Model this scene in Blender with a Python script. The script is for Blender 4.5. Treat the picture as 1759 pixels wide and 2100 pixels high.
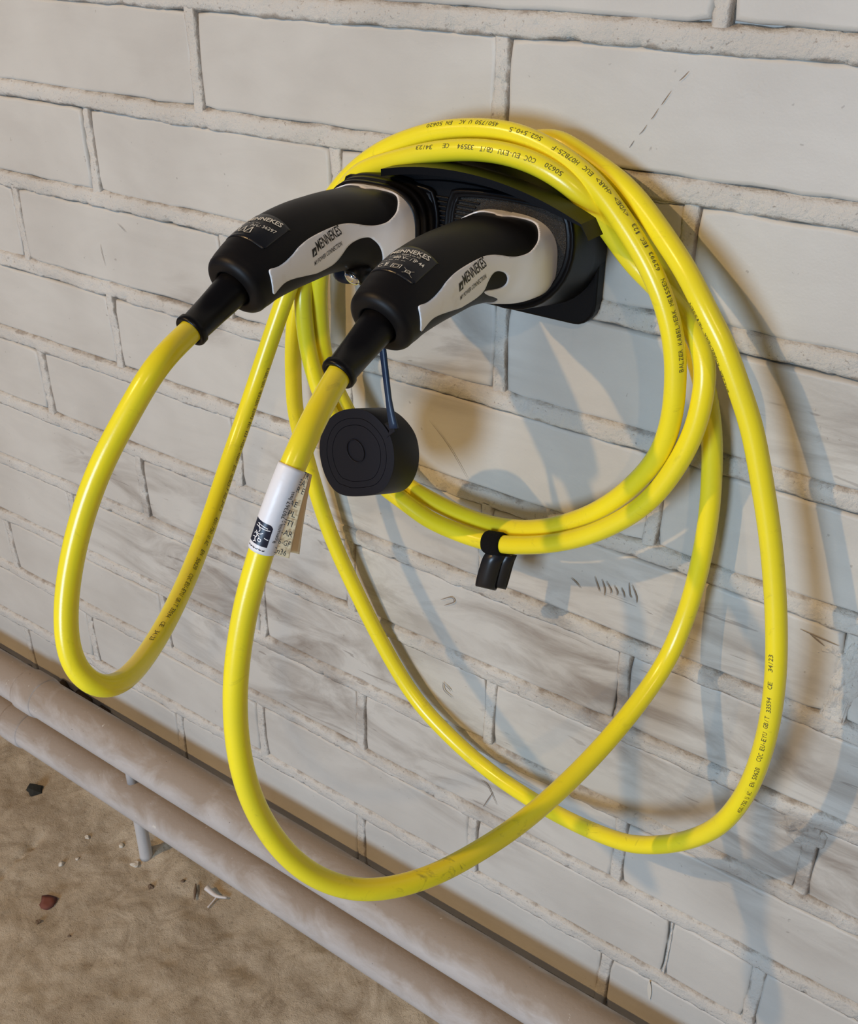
import bpy, bmesh, math, random
from mathutils import Vector, Matrix
import mathutils.geometry as mg
for o in list(bpy.data.objects): bpy.data.objects.remove(o)
#BEGIN GEO
import numpy as np
FPX=2178.41
CAM=np.array([0.5920563,-0.54635656,0.05919455])
RM=np.array([[0.81101726,0.58501351,0.00319316],[0.29490367,-0.40410537,-0.86586989],[-0.50525521,0.70317711,-0.50025906]])
def ray(u,v):
    d=RM.T@np.array([(u-879.5)/FPX,(v-1050)/FPX,1.]); return d/np.linalg.norm(d)
def at(u,v,y):
    """point at distance -y in front of the wall seen at photo pixel u,v"""
    d=ray(u,v); return CAM+d*(y-CAM[1])/d[1]
def atz(u,v,z):
    d=ray(u,v); return CAM+d*(z-CAM[2])/d[2]
def crom(P,n=8,closed=False):
    """Catmull-Rom through rows of P, n steps per span"""
    P=np.asarray(P,float)
    if closed: Q=np.vstack([P[-1],P,P[0],P[1]]); m=len(P)
    else: Q=np.vstack([2*P[0]-P[1],P,2*P[-1]-P[-2]]); m=len(P)-1
    out=[]
    for i in range(m):
        a,b,c,d=Q[i:i+4]
        for t in np.arange(n)/n:
            out.append(.5*((2*b)+(c-a)*t+(2*a-5*b+4*c-d)*t*t+(3*b-a-3*c+d)*t**3))
    if not closed: out.append(P[-1])
    return np.array(out)
# plug body: y, z, half height, half width of each section (right-hand plug)
SEC=np.array([(-.046,-.1115,.0225,.0310),(-.060,-.1112,.0225,.0308),(-.070,-.1095,.0222,.0290),(-.082,-.1075,.0215,.0255),
(-.098,-.1065,.0215,.0225),(-.115,-.107,.0218,.0212),(-.131,-.1085,.0212,.0205),(-.146,-.1115,.0200,.0195),(-.1555,-.1150,.0188,.0188),(-.1605,-.1172,.0180,.0180)])
SD=crom(SEC,12); NS=len(SD)-1
_T=np.gradient(SD[:,:2],axis=0); _T/=np.linalg.norm(_T,axis=1)[:,None]
def body(s,th,off=0.):
    """s 0..1 from socket to rear, th 0 top, 90 towards +x, 180 bottom; local x, y, z"""
    s=np.clip(np.asarray(s,float),0,1)*NS; th=np.radians(np.asarray(th,float))
    i=np.minimum(s.astype(int),NS-1); k=s-i
    S=SD[i]*(1-k)[...,None]+SD[i+1]*k[...,None]
    T=_T[i]*(1-k)[...,None]+_T[i+1]*k[...,None]
    e=2./(2+.9*np.clip(1-s/NS*2.2,0,1))
    c,sn=np.cos(th),np.sin(th)
    a=np.sign(c)*np.abs(c)**e; b=np.sign(sn)*np.abs(sn)**e
    ny,nz=T[...,1],-T[...,0]          # normal pointing up
    h=(S[...,2]+off)*a; w=(S[...,3]+off)*b
    return np.stack([w,S[...,0]+ny*h,S[...,1]+nz*h],-1)
#END GEO
# ---------------------------------------------------------------- camera, world, lights, exposure
SC=bpy.context.scene; COL=SC.collection
cd=bpy.data.cameras.new('camera'); cd.sensor_fit='HORIZONTAL'; cd.sensor_width=36.; cd.lens=36*FPX/1759; cd.clip_start=.01
co=bpy.data.objects.new('camera',cd); COL.objects.link(co); SC.camera=co
co.matrix_world=Matrix([[RM[0][k],-RM[1][k],-RM[2][k],CAM[k]] for k in range(3)]+[[0,0,0,1]])
SC.view_settings.view_transform='Standard'; SC.view_settings.look='None'; SC.view_settings.gamma=1; SC.view_settings.use_curve_mapping=False
SC.view_settings.exposure=0.0
W=bpy.data.worlds.new('world'); SC.world=W; W.use_nodes=True
W.node_tree.nodes['Background'].inputs[0].default_value=(.42,.58,1.0,1); W.node_tree.nodes['Background'].inputs[1].default_value=.10
WARM,COOL,SECOND=162.,41.,64.
def light(name,kind,loc,target,energy,color,size):
    d=bpy.data.lights.new(name,kind); d.energy=energy; d.color=color
    if kind=='AREA': d.shape='DISK'; d.size=size
    else: d.shadow_soft_size=size
    o=bpy.data.objects.new(name,d); COL.objects.link(o); o.location=loc
    o.rotation_euler=(Vector(target)-Vector(loc)).to_track_quat('-Z','Y').to_euler(); return o
light('warm_bulb','POINT',(-1.05,-2.2,1.56),(.3,0,-.3),WARM,(1.0,.64,.285),.03)
light('second_bulb','POINT',(2.2,-2.4,1.8),(.3,0,-.3),SECOND,(1.0,.70,.36),.05)
light('cool_panel','AREA',(.15,-2.5,-.08),(.2,0,-.35),COOL,(.56,.76,1.0),.80)
# ---------------------------------------------------------------- helpers
rng=np.random.RandomState(7); random.seed(7)
def link(name,me,mat=None,parent=None,smooth=True):
    o=bpy.data.objects.new(name,me); COL.objects.link(o)
    if mat is not None:
        me.materials.clear(); me.materials.append(mat)
    if smooth: me.polygons.foreach_set('use_smooth',[True]*len(me.polygons))
    if parent is not None: o.parent=parent
    return o
def mesh(name,V,F,mat=None,parent=None,smooth=True):
    me=bpy.data.meshes.new(name); me.from_pydata([tuple(map(float,v)) for v in V],[],[tuple(map(int,f)) for f in F]); me.update()
    bm=bmesh.new(); bm.from_mesh(me); bmesh.ops.recalc_face_normals(bm,faces=bm.faces); bm.to_mesh(me); bm.free()
    return link(name,me,mat,parent,smooth)
def gridmesh(name,P,mat=None,parent=None,wrapu=False,wrapv=False,flip=False,caps=False):
    """P array n x m x 3"""
    n,m=P.shape[:2]; idx=np.arange(n*m).reshape(n,m)
    a=idx if not wrapu else np.vstack([idx,idx[:1]]); 
    if wrapv: a=np.hstack([a,a[:,:1]])
    F=np.stack([a[:-1,:-1],a[1:,:-1],a[1:,1:],a[:-1,1:]],-1).reshape(-1,4)
    if flip: F=F[:,::-1]
    V=P.reshape(-1,3); me=bpy.data.meshes.new(name)
    F=[tuple(f) for f in F.tolist()]
    if caps: F+= [tuple(idx[0].tolist()),tuple(idx[-1][::-1].tolist())]
    me.from_pydata(V.tolist(),[],F); me.update()
    if caps or wrapv:
        bm=bmesh.new(); bm.from_mesh(me); bmesh.ops.recalc_face_normals(bm,faces=bm.faces); bm.to_mesh(me); bm.free()
    return link(name,me,mat,parent,True)
def root(name,loc,label,cat,group=None):
    o=bpy.data.objects.new(name,None); COL.objects.link(o); o.location=loc; o.empty_display_size=.02
    return tag(o,label,cat,group)
def tag(o,label=None,cat=None,group=None,kind=None):
    for k,v in (('label',label),('category',cat),('group',group),('kind',kind)):
        if v: o[k]=v
    return o
def local(o,rt):
    """keep world place while parented to rt (rt unrotated)"""
    o.parent=rt; o.location=Vector(o.location)-Vector(rt.location); return o
def adopt(o,rt):
    o.parent=rt; o.matrix_parent_inverse=Matrix.Translation(-Vector(rt.location)) ; return o
def frames(P):
    T=np.gradient(P,axis=0); T/=np.linalg.norm(T,axis=1)[:,None]
    N=np.zeros_like(P); u=np.cross(T[0],[0,0,1.]); 
    if np.linalg.norm(u)<1e-3: u=np.array([1.,0,0])
    N[0]=u/np.linalg.norm(u)
    for i in range(1,len(P)):
        v=N[i-1]-T[i]*(N[i-1]@T[i]); N[i]=v/np.linalg.norm(v)
    return T,N,np.cross(T,N)
def resample(P,step):
    d=np.r_[0,np.cumsum(np.linalg.norm(np.diff(P,axis=0),axis=1))]
    s=np.linspace(0,d[-1],max(2,int(d[-1]/step)+1)); return np.stack([np.interp(s,d,P[:,k]) for k in range(3)],1)
def smooth(P,it):
    for _ in range(it): P=P.copy(); P[1:-1]=.25*P[:-2]+.5*P[1:-1]+.25*P[2:]
    return P
def tube(name,P,r,mat=None,parent=None,seg=24,caps=True):
    P=np.asarray(P,float); T,N,B=frames(P); a=np.linspace(0,2*np.pi,seg,endpoint=False)
    r=np.broadcast_to(np.asarray(r,float),(len(P),))
    G=P[:,None]+r[:,None,None]*(N[:,None]*np.cos(a)[None,:,None]+B[:,None]*np.sin(a)[None,:,None])
    return gridmesh(name,G,mat,parent,wrapv=True,caps=caps)
def lathe(name,prof,origin,axis,mat=None,parent=None,seg=48,squash=None):
    """prof list of (distance along axis, radius); closed ends"""
    ax=np.array(axis,float); ax/=np.linalg.norm(ax); u=np.cross(ax,[0,0,1.]); 
    if np.linalg.norm(u)<1e-3: u=np.array([1.,0,0])
    u/=np.linalg.norm(u); w=np.cross(ax,u); a=np.linspace(0,2*np.pi,seg,endpoint=False)
    G=np.array([np.array(origin)+ax*d+r*(u*np.cos(t)+w*np.sin(t)) for d,r in prof for t in a]).reshape(len(prof),seg,3)
    return gridmesh(name,G,mat,parent,wrapv=True,caps=True)
def prism(name,poly,y0,y1,mat=None,parent=None,bev=.001,seg=2,axis='y',smooth=False):
    """poly = (x,z) outline extruded from y0 to y1, bevelled"""
    bm=bmesh.new(); vs=[bm.verts.new((float(x),y0,float(z))) for x,z in poly]; f=bm.faces.new(vs)
    r=bmesh.ops.extrude_face_region(bm,geom=[f]); vv=[e for e in r['geom'] if isinstance(e,bmesh.types.BMVert)]
    bmesh.ops.translate(bm,verts=vv,vec=(0,y1-y0,0)); bmesh.ops.recalc_face_normals(bm,faces=bm.faces)
    if bev:
        ed=[e for e in bm.edges if len(e.link_faces)==2 and abs(e.verts[0].co.y-e.verts[1].co.y)<1e-9]
        bmesh.ops.bevel(bm,geom=ed,offset=bev,segments=seg,profile=.5,affect='EDGES')
    me=bpy.data.meshes.new(name); bm.to_mesh(me); bm.free(); o=link(name,me,mat,parent,smooth); return o
def rrect(x0,x1,z0,z1,r,n=6):
    out=[]
    for cx,cz,a in ((x1-r,z1-r,0),(x0+r,z1-r,90),(x0+r,z0+r,180),(x1-r,z0+r,270)):
        for k in range(n+1):
            t=math.radians(a+90*k/n); out.append((cx+r*math.cos(t),cz+r*math.sin(t)))
    return out
def _h(ix,iy,s):
    n=(ix.astype(np.int64)*374761393+iy.astype(np.int64)*668265263+s*1442695041)&0x7fffffff
    n=((n^(n>>13))*1274126177)&0x7fffffff; return ((n^(n>>16))&0xffff)/65535.
def vnoise(x,y,s=0):
    ix=np.floor(x); iy=np.floor(y); fx=x-ix; fy=y-iy; fx=fx*fx*(3-2*fx); fy=fy*fy*(3-2*fy)
    a=_h(ix,iy,s)*(1-fx)+_h(ix+1,iy,s)*fx; b=_h(ix,iy+1,s)*(1-fx)+_h(ix+1,iy+1,s)*fx
    return (a*(1-fy)+b*fy)*2-1
def fbm(x,y,s=0,o=4):
    x=np.asarray(x,float);y=np.asarray(y,float)
    return sum(vnoise(x*2**k,y*2**k,s+k)*.5**k for k in range(o))
# ---------------------------------------------------------------- materials
class NT:
    def __init__(s,name,rough=.5,color=(.8,.8,.8),spec=.5,metal=0.,coat=0.):
        s.m=bpy.data.materials.new(name); s.m.use_nodes=True; s.t=s.m.node_tree; s.b=s.t.nodes['Principled BSDF']
        s.b.inputs['Roughness'].default_value=rough; s.b.inputs['Base Color'].default_value=(*color,1)
        s.b.inputs['Specular IOR Level'].default_value=spec; s.b.inputs['Metallic'].default_value=metal
        s.b.inputs['Coat Weight'].default_value=coat; s._p=None
    def n(s,ty,**kw):
        nd=s.t.nodes.new('ShaderNode'+ty)
        for k,v in kw.items(): setattr(nd,k,v)
        return nd
    def L(s,a,b): s.t.links.new(a,b)
    def pos(s):
        if s._p is None: s._p=s.n('NewGeometry').outputs['Position']
        return s._p
    def noise(s,scale,detail=4,rough=.55,stretch=None,dist=0.):
        v=s.pos()
        if stretch:
            mp=s.n('Mapping'); mp.inputs['Scale'].default_value=stretch[:3]
            if len(stretch)>3: mp.inputs['Rotation'].default_value=(0,stretch[3],0)
            s.L(v,mp.inputs[0]); v=mp.outputs[0]
        nd=s.n('TexNoise'); s.L(v,nd.inputs['Vector']); nd.inputs['Scale'].default_value=scale; nd.inputs['Detail'].default_value=detail
        nd.inputs['Roughness'].default_value=rough; nd.inputs['Distortion'].default_value=dist; return nd.outputs['Fac']
    def ramp(s,x,a,b,va=0.,vb=1.):
        r=s.n('MapRange'); r.inputs['From Min'].default_value=a; r.inputs['From Max'].default_value=b; r.inputs['To Min'].default_value=va; r.inputs['To Max'].default_value=vb
        s.L(x,r.inputs[0]); return r.outputs[0]
    def math(s,op,a,b=None):
        r=s.n('Math',operation=op); 
        for i,x in enumerate((a,b)):
            if x is None: continue
            if isinstance(x,(int,float)): r.inputs[i].default_value=x
            else: s.L(x,r.inputs[i])
        return r.outputs[0]
    def blob(s,cx,cy,cz,rx,ry,rz,rot=0.,power=1.):
        """soft ellipsoid mask in world space, 1 at centre"""
        mp=s.n('Mapping',vector_type='TEXTURE'); mp.inputs['Location'].default_value=(cx,cy,cz); mp.inputs['Rotation'].default_value=(0,rot,0); mp.inputs['Scale'].default_value=(rx,ry,rz)
        s.L(s.pos(),mp.inputs[0]); l=s.n('VectorMath',operation='LENGTH'); s.L(mp.outputs[0],l.inputs[0]); return s.ramp(l.outputs['Value'],0,1,power,0)
    def mix(s,f,a,b):
        r=s.n('Mix',data_type='RGBA'); 
        if isinstance(f,(int,float)): r.inputs[0].default_value=f
        else: s.L(f,r.inputs[0])
        for i,x in ((6,a),(7,b)):
            if isinstance(x,tuple): r.inputs[i].default_value=(*x,1)
            else: s.L(x,r.inputs[i])
        return r.outputs[2]
    def color(s,x): s.L(x,s.b.inputs['Base Color']); return s
    def roughn(s,x): s.L(x,s.b.inputs['Roughness']); return s
    def bump(s,h,dist,strength=1.):
        b=s.n('Bump'); b.inputs['Distance'].default_value=dist; b.inputs['Strength'].default_value=strength; s.L(h,b.inputs['Height'])
        if s.b.inputs['Normal'].is_linked: s.L(s.b.inputs['Normal'].links[0].from_socket,b.inputs['Normal'])
        s.L(b.outputs[0],s.b.inputs['Normal']); return s
PAINT=(.565,.545,.50)
def wall_mat(name,mortar):
    m=NT(name,.5,PAINT,.4)
    c=m.mix(m.ramp(m.noise(9,3),.35,.65),(.58,.56,.51) if not mortar else (.63,.605,.55),(.515,.492,.445) if not mortar else (.56,.53,.475))
    # greasy scuffs and soot rubbed along the courses, heaviest low down where cables and knees brush the wall
    sm=m.noise(16,6,.62,(.55,1,1.9,-.12),1.2)
    zone=None
    for a in ((.02,-.50,.30,.14,.25),(.34,-.42,.20,.09,.35),(.49,-.46,.16,.12,.2),(-.17,-.43,.10,.035,.3),(.12,-.39,.13,.07,.4),(.50,-.19,.10,.05,.1),(.20,-.20,.08,.05,.2),(-.02,-.22,.05,.03,.1),(.24,-.56,.10,.10,.6),(.42,-.35,.12,.05,.1)):
        b=m.blob(a[0],0,a[1],a[2],.3,a[3],a[4])
        b=m.math('MAXIMUM',b,0.); zone=b if zone is None else m.math('MAXIMUM',zone,b)
    d=m.math('MULTIPLY',m.ramp(sm,.42,.66),m.ramp(zone,0,.7,.10,1.))
    c=m.mix(m.math('MULTIPLY',d,.80),c,(.235,.195,.16))
    # thin scratches
    sc=m.noise(45,2,.5,(.25,1,2.2,.5),2.5); c=m.mix(m.math('MULTIPLY',m.math('MULTIPLY',m.ramp(sc,.695,.72),m.ramp(zone,.1,.6)),.5),c,(.16,.13,.11))
    sp=m.noise(210,2,.5); c=m.mix(m.math('MULTIPLY',m.ramp(sp,.74,.78),.5),c,(.25,.22,.19))
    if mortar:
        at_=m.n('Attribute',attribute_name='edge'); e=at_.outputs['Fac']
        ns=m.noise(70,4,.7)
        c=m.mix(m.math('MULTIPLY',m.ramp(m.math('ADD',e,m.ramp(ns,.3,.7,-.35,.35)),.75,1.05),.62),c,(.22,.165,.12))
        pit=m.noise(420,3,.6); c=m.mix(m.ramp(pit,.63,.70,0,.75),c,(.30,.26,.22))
        m.bump(m.noise(330,5,.65),.0016,.9); m.b.inputs['Roughness'].default_value=.62
    else:
        m.bump(m.noise(60,3),.0006,.5); m.bump(m.noise(700,2),.00022,.5)
        m.bump(m.ramp(m.noise(28,5,.6),.64,.68),.0003,.3)
    return m.color(c).m
M={}
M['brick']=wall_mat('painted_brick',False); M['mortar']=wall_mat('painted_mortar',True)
m=NT('concrete_floor',.85,(.3,.25,.18),.25)
c=m.mix(m.ramp(m.noise(7,5,.6),.3,.7),(.48,.39,.275),(.70,.61,.47)); c=m.mix(m.ramp(m.noise(24,7,.72,(1,1,1),1.2),.42,.72),c,(.34,.265,.18))
c=m.mix(m.ramp(m.noise(260,3,.7),.6,.72,0,.6),c,(.15,.115,.08)); c=m.mix(m.ramp(m.noise(170,3,.6,(1,1.3,1)),.68,.74,0,.45),c,(.5,.46,.38))
m.color(c); m.bump(m.noise(120,8,.75),.004,.7); m.bump(m.noise(900,3,.6),.0008,.7); M['floor']=m.m
m=NT('dusty_pipe_paint',.5,(.5,.48,.45),.4)
nz=m.n('NewGeometry'); sx=m.n('SeparateXYZ'); m.L(nz.outputs['Normal'],sx.inputs[0]); up=sx.outputs['Z']
c=m.mix(m.ramp(m.noise(14,4),.3,.7),(.47,.445,.43),(.56,.535,.515))
dust=m.math('ADD',up,m.ramp(m.noise(30,6,.65,(.6,1,1),.6),.25,.75,-.55,.45)); c=m.mix(m.ramp(dust,.0,.8,0,.85),c,(.29,.225,.165))
c=m.mix(m.ramp(m.noise(120,4,.6),.69,.74,0,.8),c,(.66,.63,.57)); c=m.mix(m.ramp(m.noise(190,2,.5),.76,.79,0,.7),c,(.08,.07,.06))
m.color(c); m.roughn(m.ramp(dust,.1,.7,.42,.9)); m.bump(m.noise(55,5,.6),.0015,.5); m.bump(m.noise(300,3),.0005,.5); M['pipe']=m.m
m=NT('pipe_metal_paint',.5,(.52,.51,.50),.4); m.bump(m.noise(200,3),.0006,.5); M['post']=m.m
def plastic(n,c,r,spec=.5,b=.00006,sc=2500,coat=0):
    m=NT(n,r,c,spec,0,coat)
    if b: m.bump(m.noise(sc,2),b,.6)
    return m
m=plastic('yellow_cable_jacket',(.93,.80,.03),.26,.5,.00004,900)
c=m.mix(m.ramp(m.noise(30,3),.35,.7),(.95,.80,.02),(.88,.75,.03)); sm=m.noise(55,5,.7,(1,1,1),1.5)
z2=m.blob(.35,-.2,-.41,.10,.08,.05,0,1.); z3=m.blob(.4,-.03,-.5,.12,.1,.07)
k=m.math('MAXIMUM',m.math('MAXIMUM',z2,z3),.22); c=m.mix(m.math('MULTIPLY',m.ramp(sm,.60,.72),m.math('MULTIPLY',k,.9)),c,(.14,.12,.03)); m.color(c); M['yellow']=m.m
M['ink']=NT('cable_ink',.6,(.11,.10,.025)).m
M['shell']=plastic('soft_black_grip',(.0060,.0052,.0052),.47,.22,.00005).m
M['boot']=plastic('black_rubber_boot',(.0045,.004,.004),.36,.22,.00004,1500).m
M['plate']=NT('satin_black_label',.30,(.008,.008,.009)).m
m=plastic('light_grey_plastic',(.90,.89,.88),.33,.5,.00003); c=m.mix(m.ramp(m.noise(60,4),.62,.74,0,.35),(.90,.89,.88),(.70,.65,.57)); m.color(c); M['grey']=m.m
M['white_ink']=NT('white_print',.5,(.72,.70,.62)).m
M['black_ink']=NT('black_print',.5,(.012,.012,.012)).m
M['holder']=plastic('black_holder_plastic',(.0028,.0028,.0038),.36,.16,.00006,1200).m
m=NT('granular_black_plastic',.35,(.02,.018,.015),.6); m.bump(m.noise(1500,2,.6),.0012,1.); M['grain']=m.m
M['cap']=plastic('black_rubber_cap',(.0075,.0075,.0125),.50,.25,.00004,1500).m
M['strap']=plastic('blue_black_strap',(.012,.030,.070),.4,.5,0).m
M['trigger']=plastic('glossy_dark_trigger',(.004,.010,.026),.30,.4,0).m
M['chrome']=NT('chrome',.10,(.85,.85,.85),.5,1.).m
m=NT('hook_and_loop_fabric',.9,(.006,.006,.007),.2); m.bump(m.noise(2600,2,.6),.0009,1.); M['velcro']=m.m
M['webbing']=NT('black_rubber_webbing',.32,(.010,.011,.014),.5).m
m=NT('white_sticker',.38,(.80,.80,.82)); m.bump(m.noise(90,2,.5,(1,1,1),1.),.0006,.35); M['sticker']=m.m
m=NT('yellowed_sticker_back',.5,(.80,.63,.38)); m.b.inputs['Transmission Weight'].default_value=0.; m.bump(m.noise(160,2),.0005,.5); M['flag']=m.m
M['sticker_dark']=NT('sticker_dark_panel',.35,(.012,.014,.03)).m
M['rubble']=NT('brown_rubble',.95,(.10,.065,.035)).m; 
def flat(n,c,r=.9): M[n]=NT(n,r,c).m
flat('white_grit',(.62,.57,.48)); flat('brown_grit',(.16,.11,.07)); flat('black_grit',(.02,.02,.015)); flat('red_chip',(.17,.055,.035)); flat('twig',(.62,.58,.55),.5); flat('soot',(.22,.19,.165))
# ---------------------------------------------------------------- brick wall
H=.07528                                     # course height
FLOOR=-0.8882
XW0,XW1,ROW0,ROW1=-.88,1.13,-3,12             # rows: row r lies between bed joint r-1 and r, bed j at z=-j*H
def bedz(j,x): return -j*H+.0012*vnoise(np.asarray(x)*5.,np.full(np.shape(x),j*3.7),11)
heads={r:[i*.125 for i in range(-8,10) if (i+r)%2==1] for r in range(ROW0,ROW1)}
seen={0:[(682,5,1),(1484,30,3)],1:[(400,110,0),(1030,150,2)],2:[(186,300,-1),(688,340,1),(1414,470,3)],3:[(41,445,-2),(456,480,0),(1026,740,2)],
 4:[(238,680,-1),(1338,1072,3)],5:[(96,785,-2),(492,970,0),(998,1050,2),(1730,1400,4)],6:[(294,1000,-1),(718,1140,1),(1278,1405,3)],
 7:[(150,1050,-2),(538,1250,0),(1005,1450,2),(1655,1765,4)],8:[(23,1110,-3),(334,1235,-1),(741,1465,1),(1270,1745,3)],
 9:[(190,1300,-2),(538,1490,0),(971,1715,2),(1548,2030,4)],10:[(62,1325,-3),(373,1505,-1),(741,1720,1),(1238,2000,3)]}
for r,l in seen.items():
    for u,v,i in l:
        hs=heads[r]; k=min(range(len(hs)),key=lambda q:abs(hs[q]-i*.125)); hs[k]=float(at(u,v,0)[0])
heads[9].append(float(at(1367,1945,0)[0])); heads[9].sort()
BT,HT=.0068,.0047                            # half thickness of bed and head joints
wall=tag(prism('wall_back',[(XW0,-ROW1*H),(XW1,-ROW1*H),(XW1,-ROW0*H+H),(XW0,-ROW0*H+H)],.004,.06,M['mortar'],None,0),'grey painted brick wall behind the cable holder','wall',kind='structure')
def brick(x0,x1,z0,z1,k):
    w,h=x1-x0,z1-z0; r=.0028; P=[]
    nx,nz=max(3,int(w/.013)),5
    def side(ax,ay,bx,by,n):
        return [(ax+(bx-ax)*t/n,ay+(by-ay)*t/n) for t in range(n)]
    P=side(x0,z0,x1,z0,nx)+side(x1,z0,x1,z1,nz)+side(x1,z1,x0,z1,nx)+side(x0,z1,x0,z0,nz)
    P=np.array(P); c=np.array([(x0+x1)/2,(z0+z1)/2])
    wob=.0008*vnoise(P[:,0]*70,P[:,1]*70,k)
    tilt=rng.uniform(-1,1,3)*(.0006,.0006,.0005)
    V=[];rings=[]
    for ins,y in ((0,.006),(0.0,.0012),(.0009,-.0002),(.003,-.0010)):
        dx=np.sign(c[0]-P[:,0])*np.minimum(1,np.maximum(0,(r*1.2-(w/2-abs(P[:,0]-c[0])))/(r*1.2)))
        dz=np.sign(c[1]-P[:,1])*np.minimum(1,np.maximum(0,(r*1.2-(h/2-abs(P[:,1]-c[1])))/(r*1.2)))
        q=P+np.stack([dx*(ins+wob),dz*(ins+wob)],1)
        corner=(abs(dx)>.5)&(abs(dz)>.5); q[corner]+=np.stack([dx,dz],1)[corner]*.0012
        yy=y+(tilt[0]*(q[:,0]-c[0])/(w/2)+tilt[1]*(q[:,1]-c[1])/(h/2)+tilt[2])*(ins>0)
        rings.append(np.arange(len(q))+len(V)); V+= [(a,b,d) for a,b,d in zip(q[:,0],yy,q[:,1])]
    n=len(P);F=[]
    for a,b in zip(rings[:-1],rings[1:]):
        F+=[(a[i],a[(i+1)%n],b[(i+1)%n],b[i]) for i in range(n)]
    F.append(tuple(rings[-1]))
    me=bpy.data.meshes.new('brick'); me.from_pydata([tuple(map(float,v)) for v in V],[],[tuple(map(int,f)) for f in F]); me.update()
    bm=bmesh.new(); bm.from_mesh(me); bmesh.ops.recalc_face_normals(bm,faces=bm.faces); bm.to_mesh(me); bm.free()
    o=link('brick',me,M['brick'],wall,True)
    m_=o.modifiers.new('wn','WEIGHTED_NORMAL'); m_.keep_sharp=False; m_.weight=100
    return o
k=0
for r in range(ROW0+1,ROW1):
    zt,zb=-(r-1)*H-BT,-r*H+BT
    if zt<FLOOR-.01: continue
    xs=[XW0]+[x for x in heads[r] if XW0+.03<x<XW1-.03]+[XW1]
    for a,b in zip(xs[:-1],xs[1:]):
        k+=1; t=HT if (abs(a-float(at(1367,1945,0)[0]))>.001) else .0015; t2=HT if (abs(b-float(at(1367,1945,0)[0]))>.001) else .0015
        if b-a>.02: brick(a+t,b-t2,zb,zt,k)
# mortar: beads standing slightly proud of the brick faces, with a crease along both edges
VV=[];FF=[];EE=[]
def bead(P,D,half,proud,seed):
    """P centre points, D unit across direction"""
    w=np.array([-1.18,-1.0,-.84,-.6,-.25,.15,.5,.78,1.0,1.18]); n,mm=len(P),len(w)
    base=sum(len(a) for a in VV)
    X=P[:,None]+D[None,None]*(w[None,:,None]*half)
    x,z=X[...,0],X[...,2]
    edge=fbm(x*45,z*45,seed,3)*.0011; X=X+D[None,None]*(edge*np.abs(w)[None]**2)[...,None]
    prof=np.interp(np.abs(w),[0,.4,.7,.86,1.0,1.18],[1,.97,.82,.50,-.75,-1.8])
    y=-(proud*prof)[None]-.0005
    rough=fbm(x*38,z*38,seed+5,4)*.0009+fbm(x*160,z*160,seed+9,3)*.0005
    pit=np.clip(fbm(x*210,z*210,seed+21,2)-.55,0,1)*-.004
    y=y-(rough+pit)*(np.abs(w)<1.1)[None]; y=np.where(np.abs(w)[None]>1.1,.0042,y)
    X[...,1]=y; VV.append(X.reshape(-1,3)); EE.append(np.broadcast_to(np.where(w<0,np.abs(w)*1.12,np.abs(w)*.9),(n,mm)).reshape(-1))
    idx=base+np.arange(n*mm).reshape(n,mm)
    FF.append(np.stack([idx[:-1,:-1],idx[1:,:-1],idx[1:,1:],idx[:-1,1:]],-1).reshape(-1,4))
for j in range(ROW0,ROW1):
    if -j*H<FLOOR-.01: continue
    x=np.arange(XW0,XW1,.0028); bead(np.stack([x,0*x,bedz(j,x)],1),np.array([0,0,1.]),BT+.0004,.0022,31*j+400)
for r,hs in heads.items():
    if r<=ROW0 or -r*H<FLOOR-.05: continue
    for x in hs:
        if not XW0<x<XW1: continue
        z=np.arange(-r*H+BT*.5,-(r-1)*H-BT*.5,.0026); half=HT+.0003; pr=.0010
        if abs(x-float(at(1367,1945,0)[0]))<.001: half=.0012; pr=-.0006
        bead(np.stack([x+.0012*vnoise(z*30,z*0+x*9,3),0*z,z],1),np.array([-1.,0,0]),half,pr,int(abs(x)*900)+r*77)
Vm=np.vstack(VV); Fm=np.vstack(FF); me=bpy.data.meshes.new('mortar'); me.from_pydata(Vm.tolist(),[],Fm.tolist()); me.update()
bm=bmesh.new(); bm.from_mesh(me); 
for f in bm.faces:
    if f.normal.y>0: f.normal_flip()
bm.to_mesh(me); bm.free()
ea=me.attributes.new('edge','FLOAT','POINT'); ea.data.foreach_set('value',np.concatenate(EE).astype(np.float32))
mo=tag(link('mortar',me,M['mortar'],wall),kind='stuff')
# crumbly mortar smears left on the face by the bricklayer, and scuff marks
def patch(u,v,rx,rz,amp,seed,rot=0.,name='mortar_smear',mat='mortar'):
    c=at(u,v,0); n=22; a=np.linspace(0,2*np.pi,48,endpoint=False); rr=np.linspace(0,1,n)
    R_,A_=np.meshgrid(rr,a,indexing='ij'); e=1+.35*fbm(np.cos(A_)*2+seed,np.sin(A_)*2,seed,3)
    X=c[0]+R_*e*(rx*np.cos(A_)*math.cos(rot)-rz*np.sin(A_)*math.sin(rot)); Z=c[2]+R_*e*(rx*np.cos(A_)*math.sin(rot)+rz*np.sin(A_)*math.cos(rot))
    y=-.0008-amp*(1-R_**4)*(.55+.6*fbm(X*140,Z*140,seed,3))-.0006*fbm(X*400,Z*400,seed+2,2); y=np.where(R_>.98,.0012,y)
    return tag(gridmesh(name,np.stack([X,y,Z],-1),M[mat],wall,wrapv=True),kind='stuff')
patch(1648,1702,.017,.015,.0032,5,.3); patch(1733,1405,.0095,.032,.0026,8,-.1); patch(1700,860,.020,.016,.0006,9); patch(1300,385,.026,.006,.0012,12,-.1); patch(1690,1330,.010,.006,.0015,14)
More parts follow.
